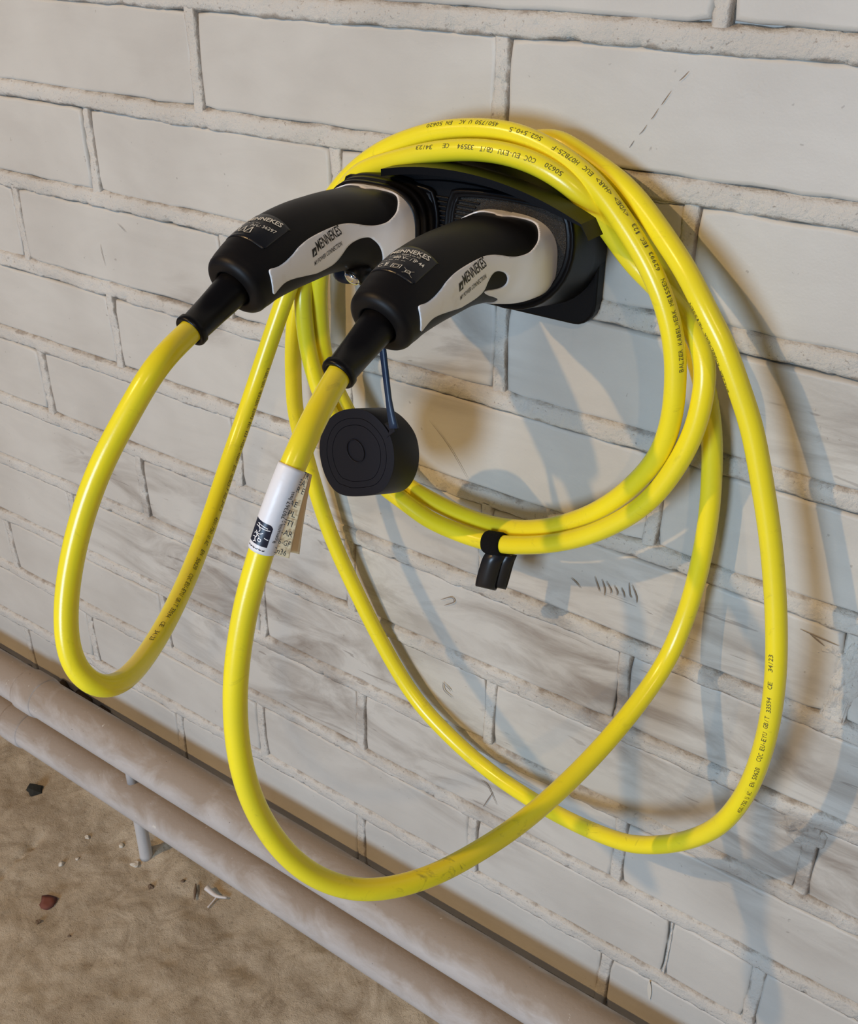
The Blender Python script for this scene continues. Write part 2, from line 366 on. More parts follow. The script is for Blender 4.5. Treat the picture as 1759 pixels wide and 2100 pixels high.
def strokes(name,segs,w,mat):
    VV_=[];F_=[]
    for pts in segs:
        P=crom(np.array([at(u,v,-.0022) for u,v in pts]),4); T=np.gradient(P,axis=0); T/=np.linalg.norm(T,axis=1)[:,None]; S=np.stack([-T[:,2],0*T[:,0],T[:,0]],1)
        ww=w*np.sin(np.linspace(.25,math.pi-.25,len(P)))[:,None]; b=len(VV_); VV_+=list(P+S*ww)+list(P-S*ww); n=len(P)
        F_+=[(b+i,b+i+1,b+n+i+1,b+n+i) for i in range(n-1)]
    return tag(mesh(name,VV_,F_,M[mat],wall),kind='stuff')
strokes('scuff_mark',[[(1220+13*i+random.uniform(-4,4),1190+3*i+random.uniform(-10,4)),(1226+13*i,1204+3*i),(1228+13*i+random.uniform(-3,3),1218+2*i+random.uniform(-6,10))] for i in range(7)]
 +[[(908,1398),(910,1415),(927,1431)],[(908,1400),(920,1412),(924,1418)],[(903,1230),(925,1225),(930,1235),(910,1242)],[(1170,1185),(1180,1194),(1190,1206)],
   [(965,1572),(985,1585),(1000,1600)],[(985,1600),(1000,1612),(1018,1650)],[(990,1655),(1010,1625)],[(1640,1290),(1680,1308),(1720,1325)],[(1660,1300),(1690,1325)]],.00048,'soot')
strokes('scratch',[[(1412,146),(1401,158),(1392,166)],[(1376,186),(1362,206),(1355,216)],[(1350,222),(1340,238),(1334,245)],[(1326,256),(1318,268),(1310,276)],[(1300,288),(1295,296),(1290,303)],[(205,500),(209,520),(216,545)],[(240,458),(250,468),(257,476)],[(880,862),(920,915),(960,985)]],.00022,'soot')
strokes('paint_drip',[[(1331,2012),(1331,2030),(1331,2050)]],.0018,'white_grit')
# ---------------------------------------------------------------- concrete floor
xs=np.r_[np.arange(-2.2,-.8,.05),np.arange(-.8,.62,.0036),np.arange(.62,2.2,.05)]; ys=np.r_[np.arange(-2.4,-.62,.05),np.arange(-.62,.02,.0036),[.05]]
X,Y=np.meshgrid(xs,ys,indexing='ij'); Z=FLOOR+.0045*fbm(X*7,Y*7,50,3)+.0022*fbm(X*38,Y*38,60,4)
edge=np.clip((Y+.055)/.05,0,1); Z+=edge*(.006+.006*fbm(X*25,Y*25,77,3))
for a,b in zip([(0,1797),(40,1757),(66,1733)],[(40,1757),(66,1733),(84,1716)]):
    A=atz(*a,FLOOR)[:2];B=atz(*b,FLOOR)[:2]; t=np.clip(((X-A[0])*(B-A)[0]+(Y-A[1])*(B-A)[1])/((B-A)@(B-A)),0,1); d=np.hypot(X-A[0]-t*(B-A)[0],Y-A[1]-t*(B-A)[1]); Z-=.004*np.exp(-(d/.0035)**2)
fl=gridmesh('floor',np.stack([X,Y,Z],-1),M['floor']); tag(fl,'rough brown concrete floor','floor',kind='structure')
if fl.data.polygons[0].normal.z<0: fl.data.flip_normals()
def fz(x,y):
    i=np.argmin(abs(xs-x)); j=np.argmin(abs(ys-y)); return float(Z[i,j])
# ---------------------------------------------------------------- pipes low on the wall
PY,PR=-.041,0.02235; Z1,Z2=-0.7254,-0.7969
def hpipe(z,label,coup,seed):
    rt=root('heating_pipe',(.2,PY,z),label,'pipe','pair of painted pipes along the foot of the wall')
    x=np.arange(-1.9,1.9,.02); P=np.stack([x,PY+0*x,z+.0008*np.sin(x*3+seed)],1)
    adopt(tube('pipe_run',P,PR,M['pipe'],None,40),rt)
    cx=coup; pr=[(0,PR-.002),(0,PR+.0006),(.004,PR+.0020),(.028,PR+.0020),(.0325,PR+.0012),(.034,PR+.0002),(.034,PR-.002)]
    adopt(lathe('pipe_sleeve',pr,(cx-.034,PY,z+.0008*math.sin(cx*3+seed)),(1,0,0),M['pipe'],None,48),rt)
    return rt
xc1=float(at(55,1403,PY-PR*.8)[0]); xc2=float(at(40,1520,PY-PR*.8)[0])
p1=hpipe(Z1,'upper of the two dusty grey-painted pipes along the wall, nearer the bricks above',xc1,0)
p2=hpipe(Z2,'lower of the two dusty grey-painted pipes, just above the concrete floor',xc2,2)
sx=-0.1665
rt=root('pipe_support',(sx,PY,fz(sx,PY)),'small grey painted steel stand under the two pipes near the floor','pipe stand')
adopt(lathe('support_foot',[(0,.0078),(.004,.0072),(.06,.0070),(Z2-PR+.003-fz(sx,PY)+.002,.0072)],(sx,PY,fz(sx,PY)-.002),(0,0,1),M['post'],None,24),rt)
adopt(lathe('spacer_pin',[(0,.0055),(.02,.0055),((Z1-PR)-(Z2+PR)+.004,.0066)],(sx-.001,PY,Z2+PR-.002),(0,0,1),M['post'],None,24),rt)
# ---------------------------------------------------------------- rubble and litter
def stone(name,x,y,z,r,mat,label,cat,group=None,sq=(1,.8,.6),seed=0):
    bm=bmesh.new(); bmesh.ops.create_icosphere(bm,subdivisions=2,radius=1.)
    for v in bm.verts:
        k=1+.30*math.sin(v.co.x*3+seed)*math.cos(v.co.y*4-seed)+.2*math.sin(v.co.z*6+seed*2); v.co=Vector((v.co.x*r*sq[0]*k,v.co.y*r*sq[1]*k,v.co.z*r*sq[2]*k))
    me=bpy.data.meshes.new(name); bm.to_mesh(me); bm.free(); o=link(name,me,M[mat],None,seed%2==0); o.location=(x,y,z); o.rotation_euler=(0,0,seed*1.3)
    return tag(o,label,cat,group)
def onfloor(u,v): p=atz(u,v,FLOOR); return float(p[0]),float(p[1])
LIT=[('pebble',249,1735,.0034,'white_grit','small white pebble left of the pipe stand foot','pebble'),('pebble',276,1772,.0048,'white_grit','largest white pebble, just below the pipe stand foot','pebble'),
('pebble',126,1771,.0036,'white_grit','white pebble on bare floor between the black lump and the red chip','pebble'),('pebble',179,1718,.0030,'white_grit','tiny white pebble up left near the lower pipe','pebble'),
('pebble',159,1762,.0022,'white_grit','tiny white pebble in the middle of the three on open floor','pebble'),
('dirt_crumb',309,1820,.0034,'brown_grit','dark brown crumb below the pipe stand, beside the pale dusty streak','crumb'),('dirt_crumb',376,1812,.0024,'brown_grit','small dark crumb right of the pipe stand near the lower pipe','crumb'),
('dirt_crumb',79,1893,.0030,'brown_grit','dark crumb below the red-brown chip','crumb'),('dirt_crumb',143,1922,.0018,'brown_grit','lowest tiny dark crumb on the open floor','crumb'),
('tar_lump',71,1624,.0105,'black_grit','black tarry lump on the floor below the left end of the pipes','lump'),('brick_chip',98,1851,.0095,'red_chip','flat red-brown chip lying on the floor','chip')]
for i,(nm,u,v,r,mt,lb,ct) in enumerate(LIT):
    x,y=onfloor(u,v); sq=(1,.8,.55) if nm!='brick_chip' else (1,.9,.18)
    if nm=='tar_lump': sq=(.8,1.,.45)
    stone(nm,x,y,fz(x,y)+r*sq[2]*.45,r,mt,lb,ct,{'pebble':'white pebbles on the floor','dirt_crumb':'dark crumbs on the floor'}.get(nm),sq,i+2)
def stick(name,pts,r,mat,label,cat,z0=.002):
    P=[]
    for u,v,dz in pts:
        x,y=onfloor(u,v); P.append((x,y,fz(x,y)+z0+dz))
    return P,r
rtP,_=stick('',[(424,1829,.006),(437,1838,.004),(448,1845,.003),(466,1848,.002)],0,0,0,0)
rt=root('split_straw',rtP[2],'small white split straw lying on the floor beside the lower pipe','straw')
adopt(tube('stem',crom(rtP,5),np.linspace(.0034,.0012,16),M['twig'],None,8),rt)
q,_=stick('',[(446,1844,.003),(436,1853,.001),(426,1862,.000)],0,0,0,0); adopt(tube('splinter',crom(q,5),.0009,M['twig'],None,8),rt)
q,_=stick('',[(402,1818,.001),(401,1830,.001),(399,1846,.001)],0,0,0,0); tag(tube('bark_sliver',crom(q,5),np.r_[np.linspace(.0008,.0018,6),np.linspace(.0018,.0008,5)],M['brown_grit'],None,8),'thin dark brown sliver standing near the white straw','sliver')
# mortar rubble lodged behind the upper pipe, partly hidden by the left cable loop
for i,(u,v,r,lb) in enumerate(((110,1388,.014,'brown mortar rubble lump behind the upper pipe, left of the cable loop'),(150,1412,.018,'dark brown rubble lump behind the upper pipe, half hidden by the cable loop'),(190,1441,.011,'small dark rubble lump behind the upper pipe, below the cable loop'))):
    p=at(u,v,-.014); stone('mortar_rubble',p[0],-.5*r*.7-.001,-.741-.3*r,r,'rubble',lb,'rubble','rubble behind the upper pipe',(1.1,.7,.6),i+1)
# ---------------------------------------------------------------- wall holder
HX=.245; RX,LX=.287,.2035
hold=root('cable_holder',(HX,0,-.115),'black plastic wall holder with two plug sockets under the yellow cable coil','holder')
adopt(prism('back_plate',rrect(.158,.3246,-.1588,-.083,.014),-.0105,-.0005,M['holder'],None,.0015),hold)
def arc(cx,apex,R_,x0,x1,n=28):
    return [(x,apex-(R_-math.sqrt(R_*R_-(x-cx)**2))) for x in np.linspace(x0,x1,n)]
top=arc(.248,-.0683,.125,.208,.318); dr=[(.205,-.115),(.205,top[0][1]-.004)]+top+[(.3215,-.0930),(.3243,-.0965),(.3256,-.1005),(.3250,-.1050),(.3225,-.109),(.30,-.115)]
adopt(prism('cable_drum',dr,-.0452,-.003,M['holder'],None,.001),hold)
lt=arc(.256,-.0683,.21,.208,.3375); lt=lt+[(.3405,-.0895),(.3425,-.0925)]; lb=[(x,z-.0040+.0032*max(0,(x-.30)/.0375)**2) for x,z in arc(.256,-.0683,.205,.208,.3375)][::-1]
adopt(prism('front_lip',lt+lb,-.0600,-.0440,M['holder'],None,0),hold)
adopt(prism('face_panel',arc(.256,-.0775,.20,.208,.326)+[(.326,-.100),(.300,-.110),(.208,-.110)],-.0475,-.0440,M['holder'],None,.0006),hold)
def dprof(cx,cz,R_,zt,n=40):
    """circle with a flattened, chamfered top at height zt"""
    out=[]
    for k in range(n):
        a=2*math.pi*k/n-math.pi/2; x=R_*math.cos(a)*(1.); z=R_*math.sin(a)
        if z>zt-cz: z=zt-cz+(z-(zt-cz))*.12
        out.append((cx+x,cz+z))
    return out
def socket(cx,sh=0.):
    n=40; rings=[]
    for y,czz,R_,zt in ((-.002,-.1145,.0375,-.086),(-.022,-.1085,.0395,-.084),(-.0480,-.1008,.0420,-.0812),(-.0500,-.1005,.0420,-.0814),(-.0508,-.1004,.0414,-.082),(-.0508,-.1004,.0404,-.0828),(-.0500,-.1005,.0396,-.0834),(-.0492,-.1006,.0384,-.0842),(-.0500,-.1005,.0378,-.0846),(-.0494,-.1006,.0366,-.0852),(-.0470,-.1010,.0358,-.0856)):
        rings.append([(x,y,z) for x,z in dprof(cx,czz,R_-sh,zt-sh*.3,n)])
    o=gridmesh('socket',np.array(rings),M['holder'],None,wrapv=True,caps=True); adopt(o,hold)
    g=prism('socket_liner',[(x,z) for x,z in dprof(cx,-.1006,.0362-sh,-.0856-sh*.3,40)],-.0480,-.0440,M['grain'],None,0); adopt(g,hold)
    return o
socket(RX+.0005); socket(LX+.002,.006)
for i in range(7):
    z=-.0865-i*.0026; adopt(prism('grip_rib',[(.2290+.0012*i,z),(.2680-.0022*i,z),(.2675-.0022*i,z-.0011),(.2295+.0012*i,z-.0011)],-.0490,-.0472,M['holder'],None,.0002),hold)
# ---------------------------------------------------------------- rubber dust cap hanging from the left plug
FY,BY=-.098,-.073
out=[(653,926),(658,888),(675,855),(700,841),(734,837),(761,846),(784,869),(801,893),(808,926),(808,964),(791,1002),(772,1014),(740,1017),(706,1018),(683,1006),(664,973)]
O=crom(np.array([at(u,v,FY)[[0,2]] for u,v in out]),5,True)
for _ in range(14): O=.25*np.roll(O,1,0)+.5*O+.25*np.roll(O,-1,0)
cc=O.mean(0); O=cc+(O-cc)*1.012
cap=root('dust_cap',(float(cc[0]),(FY+BY)/2,float(cc[1])),'black rubber connector dust cap hanging on a blue-black strap in front of the wall','cap')
rg=[]
for y,s in ((BY,.90),(BY,1.0),(BY-.001,1.012),(FY+.0010,1.0),(FY,.990),(FY-.0001,.93),(FY-.0001,.796),(FY+.0005,.790),(FY-.0001,.784),(FY-.0001,.646),(FY+.0005,.640),(FY-.0001,.634),(FY-.0001,.3)):
    q=cc+(O-cc)*s
    if s<.9: # inner rings flatter at the bottom
        q=q.copy(); q[:,1]=np.maximum(q[:,1],cc[1]-(cc[1]-O[:,1].min())*s*.97)
    rg.append([(a,y,b-(y-FY)*.36) for a,b in q])
cb=gridmesh('cap_body',np.array(rg),M['cap'],None,wrapv=True,caps=True); adopt(cb,cap); md=cb.modifiers.new('es','EDGE_SPLIT'); md.split_angle=math.radians(28)
lc=at(728,925,FY-.001)
t_=np.linspace(0,2*np.pi,41); adopt(tube('embossed_ring',np.stack([lc[0]+.0068*np.cos(t_),0*t_+FY-.0008,lc[2]+.0075*np.sin(t_)],1),.00035,M['cap'],None,6,False),cap)
st=[(808,878,-.0985),(806,870,-.0985),(801,845,-.098),(797,820,-.097),(791,770,-.095),(785,720,-.093),(780,680,-.091),(774,640,-.089),(764,592,-.086)]
P=resample(crom(np.array([at(*a) for a in st]),6),.003); T=np.gradient(P,axis=0); T/=np.linalg.norm(T,axis=1)[:,None]
wd=np.cross(T,[0,1,0]); wd/=np.linalg.norm(wd,axis=1)[:,None]; th=np.cross(T,wd)
w_=np.interp(np.arange(len(P)),[0,6,20,len(P)],[.0030,.0018,.0022,.0030])[:,None]
G=np.stack([P+wd*w_+th*.0008,P-wd*w_+th*.0008,P-wd*w_-th*.0008,P+wd*w_-th*.0008],1); adopt(gridmesh('tether_strap',G,M['strap'],None,wrapv=True,caps=True),cap)
tabc=[at(u,v,FY+.001) for u,v in ((790,868),(800,882),(810,872),(812,884),(800,893),(795,898))]
pp=np.array([t[[0,2]] for t in tabc]); c0=pp.mean(0); pp=pp[np.argsort(np.arctan2(pp[:,1]-c0[1],pp[:,0]-c0[0]))]
adopt(prism('strap_tab',pp,FY-.0004,FY+.004,M['cap'],None,.0004),cap)
# ---------------------------------------------------------------- charging cable with its two plugs
cab=root('charging_cable',(.28,-.05,-.12),'coiled yellow charging cable with two black and grey plugs hung on the holder','cable')
def patchmesh(name,poly,holes,mir,off,pos,mat,parent,step=(.010,3.)):
    """surface patch on the plug body: poly in (s, theta)"""
    def inside(p,q):
        c=False; n=len(q)
        for i in range(n):
            a,b=q[i],q[(i+1)%n]
            if (a[1]>p[1])!=(b[1]>p[1]) and p[0]<(b[0]-a[0])*(p[1]-a[1])/(b[1]-a[1])+a[0]: c=not c
        return c
    K=180. # theta scale so the param plane is roughly isotropic
    Q=np.array(poly,float); Q=crom(Q,9,True)
    Q[:,1]/=K; Q=np.vstack([Q,Q[:1]]); dd=np.r_[0,np.cumsum(np.linalg.norm(np.diff(Q,axis=0),axis=1))]; us=np.linspace(0,dd[-1],int(dd[-1]/.006),endpoint=False); Q=np.stack([np.interp(us,dd,Q[:,0]),np.interp(us,dd,Q[:,1])],1); pts=[Vector(p) for p in Q]; 
    s0,s1=Q[:,0].min(),Q[:,0].max(); t0,t1=Q[:,1].min(),Q[:,1].max()
    ins=[(s,t) for s in np.arange(s0,s1,step[0]) for t in np.arange(t0,t1,step[1]/K) if inside((s,t),Q.tolist()) and min((Q[:,0]-s)**2+(Q[:,1]-t)**2)>(.004)**2]
    allp=pts+[Vector(p) for p in ins]; n=len(pts)
    vo,ed,fa,_,_,_=mg.delaunay_2d_cdt(allp,[(i,(i+1)%n) for i in range(n)],[],1,1e-7)
    S=np.array([v[0] for v in vo]); TH=np.array([v[1] for v in vo])*K
    A=body(S,TH,off); B=body(S,TH,-.0004); m=len(A)
    F=[tuple(f) for f in fa]
    cnt={}
    for f in F:
        for i in range(len(f)):
            e=(f[i],f[(i+1)%len(f)]); cnt[e]=1
    F2=list(F)
    for (a,b) in cnt:
        if (b,a) not in cnt: F2.append((b,a,a+m,b+m))
    V=np.vstack([A,B]); V=V*np.array([mir,1,1]); V=V+np.array(pos)
    o=mesh(name,V,F2,mat,None); 
    for p in o.data.polygons: p.use_smooth=len(p.vertices)==3
    return adopt(o,parent)
WH=[(.100,0),(.072,5),(.060,12),(.050,20),(.047,28),(.063,37),(.108,49),(.188,63),(.246,71.5),(.313,75),(.363,73),(.398,69),(.434,65),(.468,63),(.504,63),(.569,64),(.632,65.5),(.684,69),(.72,73.5),(.765,76.5),(.807,75.5),(.850,70.5),(.866,71.5),(.876,77),(.893,90),(.908,104),(.905,109),(.89,110.5),(.862,108),(.802,105),(.749,107),(.679,114),(.609,120),(.576,120),(.526,117.5)]
WR=WH+[(.496,113),(.482,107),(.474,98),(.456,90),(.434,87),(.406,89),(.381,93),(.366,100),(.366,107),(.383,112.5),(.421,114),(.462,112.5),(.474,114),(.445,121),(.40,128),(.36,135),(.32,145),(.29,160),(.28,180),(.02,180),(.012,150),(.010,120),(.010,90),(.010,50),(.010,20),(.010,0)]
WL=WH+[(.500,112),(.480,104),(.462,97),(.440,92),(.410,89),(.380,88),(.350,89),(.320,93),(.290,99),(.262,108),(.235,120),(.215,135),(.20,150),(.19,180),(.010,180),(.010,150),(.010,120),(.010,90),(.010,50),(.010,20),(.010,0)]
FONT={}
def textpts(txt,bis=3,bold=0.,shear=0.):
    """flat text mesh: verts (x, y) in units of cap height ~0.7, faces"""
    key=(txt,bold,shear)
    if key in FONT: return FONT[key]
    cu=bpy.data.curves.new('t','FONT'); cu.body=txt; cu.resolution_u=2; cu.offset=bold; cu.shear=shear
    ob=bpy.data.objects.new('t',cu); COL.objects.link(ob); bpy.context.view_layer.update()
    me=bpy.data.meshes.new_from_object(ob); bm=bmesh.new(); bm.from_mesh(me)
    xs_=[v.co.x for v in bm.verts]; L_=max(xs_)
    for yy in (.12,.36,.6):
        bmesh.ops.bisect_plane(bm,geom=bm.verts[:]+bm.edges[:]+bm.faces[:],plane_co=(0,yy,0),plane_no=(0,1,0))
    V=np.array([v.co[:2] for v in bm.verts]); bm.verts.index_update(); F=[tuple(v.index for v in f.verts) for f in bm.faces]
    bm.free(); bpy.data.objects.remove(ob); bpy.data.curves.remove(cu); bpy.data.meshes.remove(me)
    FONT[key]=(V,F,L_); return FONT[key]
def surftext(txts,pos,mir,mat,name,parent,off=.0008):
    """txts: (text, (s,th) start, (s,th) end of baseline, cap height m, bold, shear)"""
    VV_=[];F_=[]
    for txt,a,b,hgt,bold,shear in txts:
        V,F,L_=textpts(txt,bold=bold,shear=shear)
        # metric frame on the surface at mid-baseline
        a=np.array(a,float);b=np.array(b,float); mid=(a+b)/2
        e=1e-3; p0=body(mid[0],mid[1]); ds=(body(mid[0]+e,mid[1])-p0)/e; dt=(body(mid[0],mid[1]+1)-p0)/1.
        J=np.stack([ds,dt],1); d3=J@(b-a); n=np.cross(ds,dt); 
        out=p0-np.array([0,p0[1],p0[2]]); 
        ctr=np.array([0,body(mid[0],0)[1]*.5+body(mid[0],180)[1]*.5,body(mid[0],0)[2]*.5+body(mid[0],180)[2]*.5])
        if n@(p0-ctr)<0: n=-n
        up=np.cross(n,d3); up/=np.linalg.norm(up); upst=np.linalg.lstsq(J,up,rcond=None)[0]
        k=hgt/.7
        st=a[None]+(b-a)[None]*(V[:,:1]/L_)+upst[None]*(V[:,1:2]*k)
        Q=body(st[:,0],st[:,1],off); bse=len(VV_); VV_+=list(Q*np.array([mir,1,1])+np.array(pos)); F_+=[tuple(i+bse for i in f) for f in F]
    o=mesh(name,VV_,F_,mat,None,False); return adopt(o,parent)
def plug(x0,dy,dz,left):
    pos=(x0,dy,dz)
    # body shell
    s=np.linspace(0,1,90); th=np.linspace(-180,180,144,endpoint=False); S,TH=np.meshgrid(s,th,indexing='ij'); Bd=body(S,TH)
    ax=_T[-1]; cen=SD[-1][:2]; rings=[r for r in Bd]
    e=Bd[-1]; c3=np.array([0,cen[0],cen[1]]); a3=np.array([0,ax[0],ax[1]])
    for t in np.linspace(.15,1,7):
        k=1-.26*(1-math.cos(t*math.pi/2)); rings.append(c3+(e-c3)*k+a3*.0048*math.sin(t*math.pi/2))
    for k,d in ((.62,.0050),(.585,.0048),(.56,.0035),(.545,.0015)): rings.append(c3+(e-c3)*k+a3*d)
    o=gridmesh('charging_plug',np.array(rings)+np.array(pos),M['shell'],None,wrapv=True,caps=True); adopt(o,cab)
    o['label']='left plug of the cable, set a little further out, with a dark trigger below' if left else 'right plug of the cable, seated in the right socket with a small dark finger notch'
    rt=o
    o=patchmesh('side_inlay',WL if left else WR,[],1,.0006,pos,M['grey'],rt); o['label']='light grey side inlay with printed logo'
    patchmesh('side_inlay',WL if left else WR,[],-1,.0006,pos,M['grey'],rt)['label']='light grey side inlay on the far side'
    # printed logo on the near side
    lg=[('MENNEKES',(.606,86.5),(.478,75.5),.0052,.010,.0),('MY POWER CONNECTION',(.628,104),(.484,90.5),.0024,.008,.25)]
    surftext(lg,pos,1,M['black_ink'],'logo_print',rt,.0008)
    sq=[(.634,80.2),(.611,78.8),(.613,89.5),(.636,91)]
    A=[body(a,b,.0008) for a,b in sq]; V=[np.array(v)+np.array(pos) for v in A]; adopt(mesh('logo_square',V,[(0,1,2,3)],M['black_ink'],None,False),rt)
    bl=[(.632,90),(.623,82.5),(.621,86),(.613,80.5),(.622,88.2),(.6245,85)]
    adopt(mesh('logo_bolt',[body(a,b,.00095)+np.array(pos) for a,b in bl],[(0,1,2),(2,1,5),(3,4,2)],M['grey'],None,False),rt)
    # type plate on top
    pl=[(.675,-32),(.690,-36),(.800,-36),(.815,-32),(.815,36),(.805,42),(.790,45),(.690,43),(.675,38)]
    patchmesh('type_plate',pl,[],1,.00025,pos,M['plate'],rt)
    if left:
        tx=[('MENNEKES',(.728,-24),(.700,34),.0031,.02,.0),('- - -- - --',(.745,-30),(.735,8),.0014,.01,.0),('Art.: 36297',(.757,-2),(.735,37),.0022,.005,.0)]
        tri=[]
        for t0 in (-20,-8,4): tri+=[[(.792,t0-5),(.788,t0+5),(.758,t0+1)]]
    else:
        tx=[('MENNEKES',(.728,-24),(.700,34),.0031,.02,.0),('GmbH & Co. KG',(.730,-2),(.716,24),.0011,.006,.0),('-- --- -- ---- --',(.747,-28),(.727,22),.0011,.006,.0),('480 V~ / IP 44',(.755,-10),(.735,36),.0021,.008,.0),('--- -- -- --',(.772,-26),(.758,12),.0016,.006,.0),('C E',(.802,-24),(.793,-6),.0028,.012,.0)]
        tri=[]
    surftext(tx,pos,1,M['white_ink'],'plate_print',rt,.0006)
    def stroke(name,loops,r=.00022,mat='white_ink'):
        VV_=[];F_=[]
        for lp in loops:
            P=np.array([body(a,b,.0006)+np.array(pos) for a,b in lp]); n=len(P)
            C_=P.mean(0); 
            for i in range(n):
                a,b=P[i],P[(i+1)%n]; d=b-a; d/=np.linalg.norm(d); nn=np.cross(d,C_-np.array([pos[0],C_[1],C_[2]-.02])); nn/=np.linalg.norm(nn)
                k=len(VV_); VV_+= [a+nn*r,b+nn*r,b-nn*r,a-nn*r]; F_.append((k,k+1,k+2,k+3))
        return adopt(mesh(name,VV_,F_,M[mat],None,False),rt)
    if left: stroke('recycling_mark',tri,.0003)
    else: stroke('conformity_mark',[[(.798,0),(.792,13),(.774,13),(.780,0)],[(.794,3),(.790,10),(.780,10),(.784,3)],[(.800,20),(.772,33)],[(.778,18),(.797,36)],[(.793,23),(.790,30),(.780,29),(.783,23)]],.0002)
    # strain relief sleeve
    q0=np.array([x0,cen[0]+dy,cen[1]+dz]); be=BE[left]; d=be-q0; Lb=np.linalg.norm(d); d/=Lb
    lathe_o=lathe('cable_boot',[(-.004,.0094),(.004,.0094),(.010,.0091),(Lb*.55,.0083),(Lb-.0045,.0077),(Lb-.0035,.0088),(Lb-.001,.0089),(Lb,.0084),(Lb,.0066),(Lb-.006,.0062)],q0,d,M['boot'],None,48)
    adopt(lathe_o,rt)
    if left:
        # ribbed rubber collar around the nose
        rr=[]; 
        prof=[(0.002,-.002),(0,.0012),(-.0,.003)]
        ys_=[-.0642,-.0636,-.0612,-.0590,-.0580,-.0550,-.0545,-.053,-.048,-.046,-.0445,-.039,-.031,-.024]
        of_=[.0000,.0020,.0024,.0012,.0030,.0034,.0020,.0040,.0044,.0030,.0050,.0054,.0050,.0040]
        for y,f in zip(ys_,of_):
            r=body(0*th+.0,th,f-.0); r=r.copy(); r[:,1]=y; rr.append(r+np.array([x0,0,dz]))
        o=gridmesh('nose_collar',np.array(rr),M['boot'],None,wrapv=True,caps=True); adopt(o,rt)
        # trigger guard with a chrome lock pin under the crook
        tg=[(-.070,-.106,.023,.0185),(-.072,-.114,.023,.0185),(-.0745,-.1205,.0215,.0175),(-.077,-.1250,.0185,.0160),(-.078,-.1272,.014,.0130)]
        a=np.linspace(0,2*np.pi,32,endpoint=False); G=[]
        for y,z,ry,rx in crom(np.array(tg),4):
            G.append([(x0+.003+rx*np.cos(t),y+ry*np.sin(t),z+.35*ry*np.sin(t)+.0) for t in a])
        adopt(gridmesh('lock_trigger',np.array(G),M['trigger'],None,wrapv=True,caps=True),rt)
        pc=at(723,570,-.098); ax_=np.array([-.15,-.80,-.60])
        adopt(lathe('lock_ring',[(-.010,.0060),(-.001,.0064),(0,.0060)],pc,ax_,M['boot'],None,32),rt)
        adopt(lathe('lock_pin',[(-.001,.0052),(.0006,.0052),(.0018,.0043),(.0026,.0026),(.0029,.0006)],pc,ax_,M['chrome'],None,32),rt)['label']='domed chrome lock pin'
    return rt
BE={True:np.array([.2035,-.2095,-.1275]),False:np.array([.287,-.1960,-.1345])}
LD=(-.013,.0055)
plug(LX,LD[0],LD[1],True); plug(RX,0,0,False)
# ---------------------------------------------------------------- the cable itself, one run from the left plug to the right plug
R0=.0060
seg=[]; mark={}
def add(pts,key=None):
    if key: mark[key]=len(seg)
    for p in pts: seg.append(np.array(p) if p[2]<0 and len(p)==4 else at(*p))
bl=BE[True]; dl=bl-np.array([LX,SD[-1][0]+LD[0],SD[-1][1]+LD[1]]); dl/=np.linalg.norm(dl)
seg.append(bl-dl*.02); seg.append(bl-dl*.004)
add([(325,745,-.238),(262,850,-.256),(205,960,-.271),(163,1080,-.284),(139,1200,-.295),(136,1300,-.303),(155,1370,-.305),(200,1408,-.300),(255,1395,-.281),(310,1330,-.245),(365,1230,-.202),(415,1110,-.156),(465,960,-.110),(510,830,-.082),(550,710,-.066),(588,600,-.054),(622,510,-.047),(668,425,-.040),(718,360,-.036)],'Lloop')
add([(771,318,-.0345),(816,295,-.033),(862,279,-.032),(905,269,-.031),(953,265,-.030),(1000,266,-.030),(1044,272,-.030),(1088,287,-.0305),(1130,308,-.031),(1175,338,-.032),(1218,376,-.033),(1253,420,-.034),(1287,470,-.035),(1320,525,-.036),(1346,578,-.037),(1366,633,-.037),(1380,692,-.037),(1385,750,-.037),(1383,810,-.037),(1377,855,-.036),(1364,903,-.035),(1338,952,-.034),(1285,1007,-.032),(1225,1048,-.031),(1160,1073,-.030),(1080,1086,-.029),(980,1070,-.028),(880,1024,-.028),(820,985,-.028),(770,932,-.028),(730,878,-.028),(702,825,-.028),(682,785,-.029),(668,746,-.030),(660,706,-.031),(655,650,-.032),(653,592,-.033),(659,530,-.035),(676,460,-.038),(700,400,-.041),(738,354,-.043)],'A')
add([(794,334,-.0440),(862,317,-.0435),(905,310,-.043),(953,307,-.0425),(1000,309,-.042),(1044,317,-.0415),(1090,332,-.041),(1140,358,-.0400),(1188,395,-.0370),(1228,440,-.0315),(1262,488,-.026),(1300,540,-.0225),(1345,585,-.0215),(1385,628,-.0225),(1416,668,-.0245),(1437,712,-.027),(1446,758,-.030),(1441,812,-.032),(1424,882,-.034),(1385,958,-.036),(1325,1033,-.038),(1230,1089,-.040),(1130,1115,-.041),(1030,1117,-.041),(955,1098,-.041),(880,1066,-.041),(838,1035,-.041),(790,1000,-.041),(742,950,-.041),(708,900,-.041),(678,850,-.041),(655,800,-.041),(641,754,-.042),(632,715,-.042),(626,673,-.043),(621,609,-.043),(628,540,-.036),(650,470,-.028)],'B')
def shift(lst,dy,dz):
    return [np.array([at(u,v,y)[0],y+dy,at(u,v,y)[2]+dz]) for u,v,y in lst]
seg+=shift([(718,362,-.036),(771,318,-.0345),(816,295,-.033),(862,279,-.032),(905,269,-.031),(953,265,-.030),(1000,266,-.030),(1044,272,-.030)],.0135,-.0075)
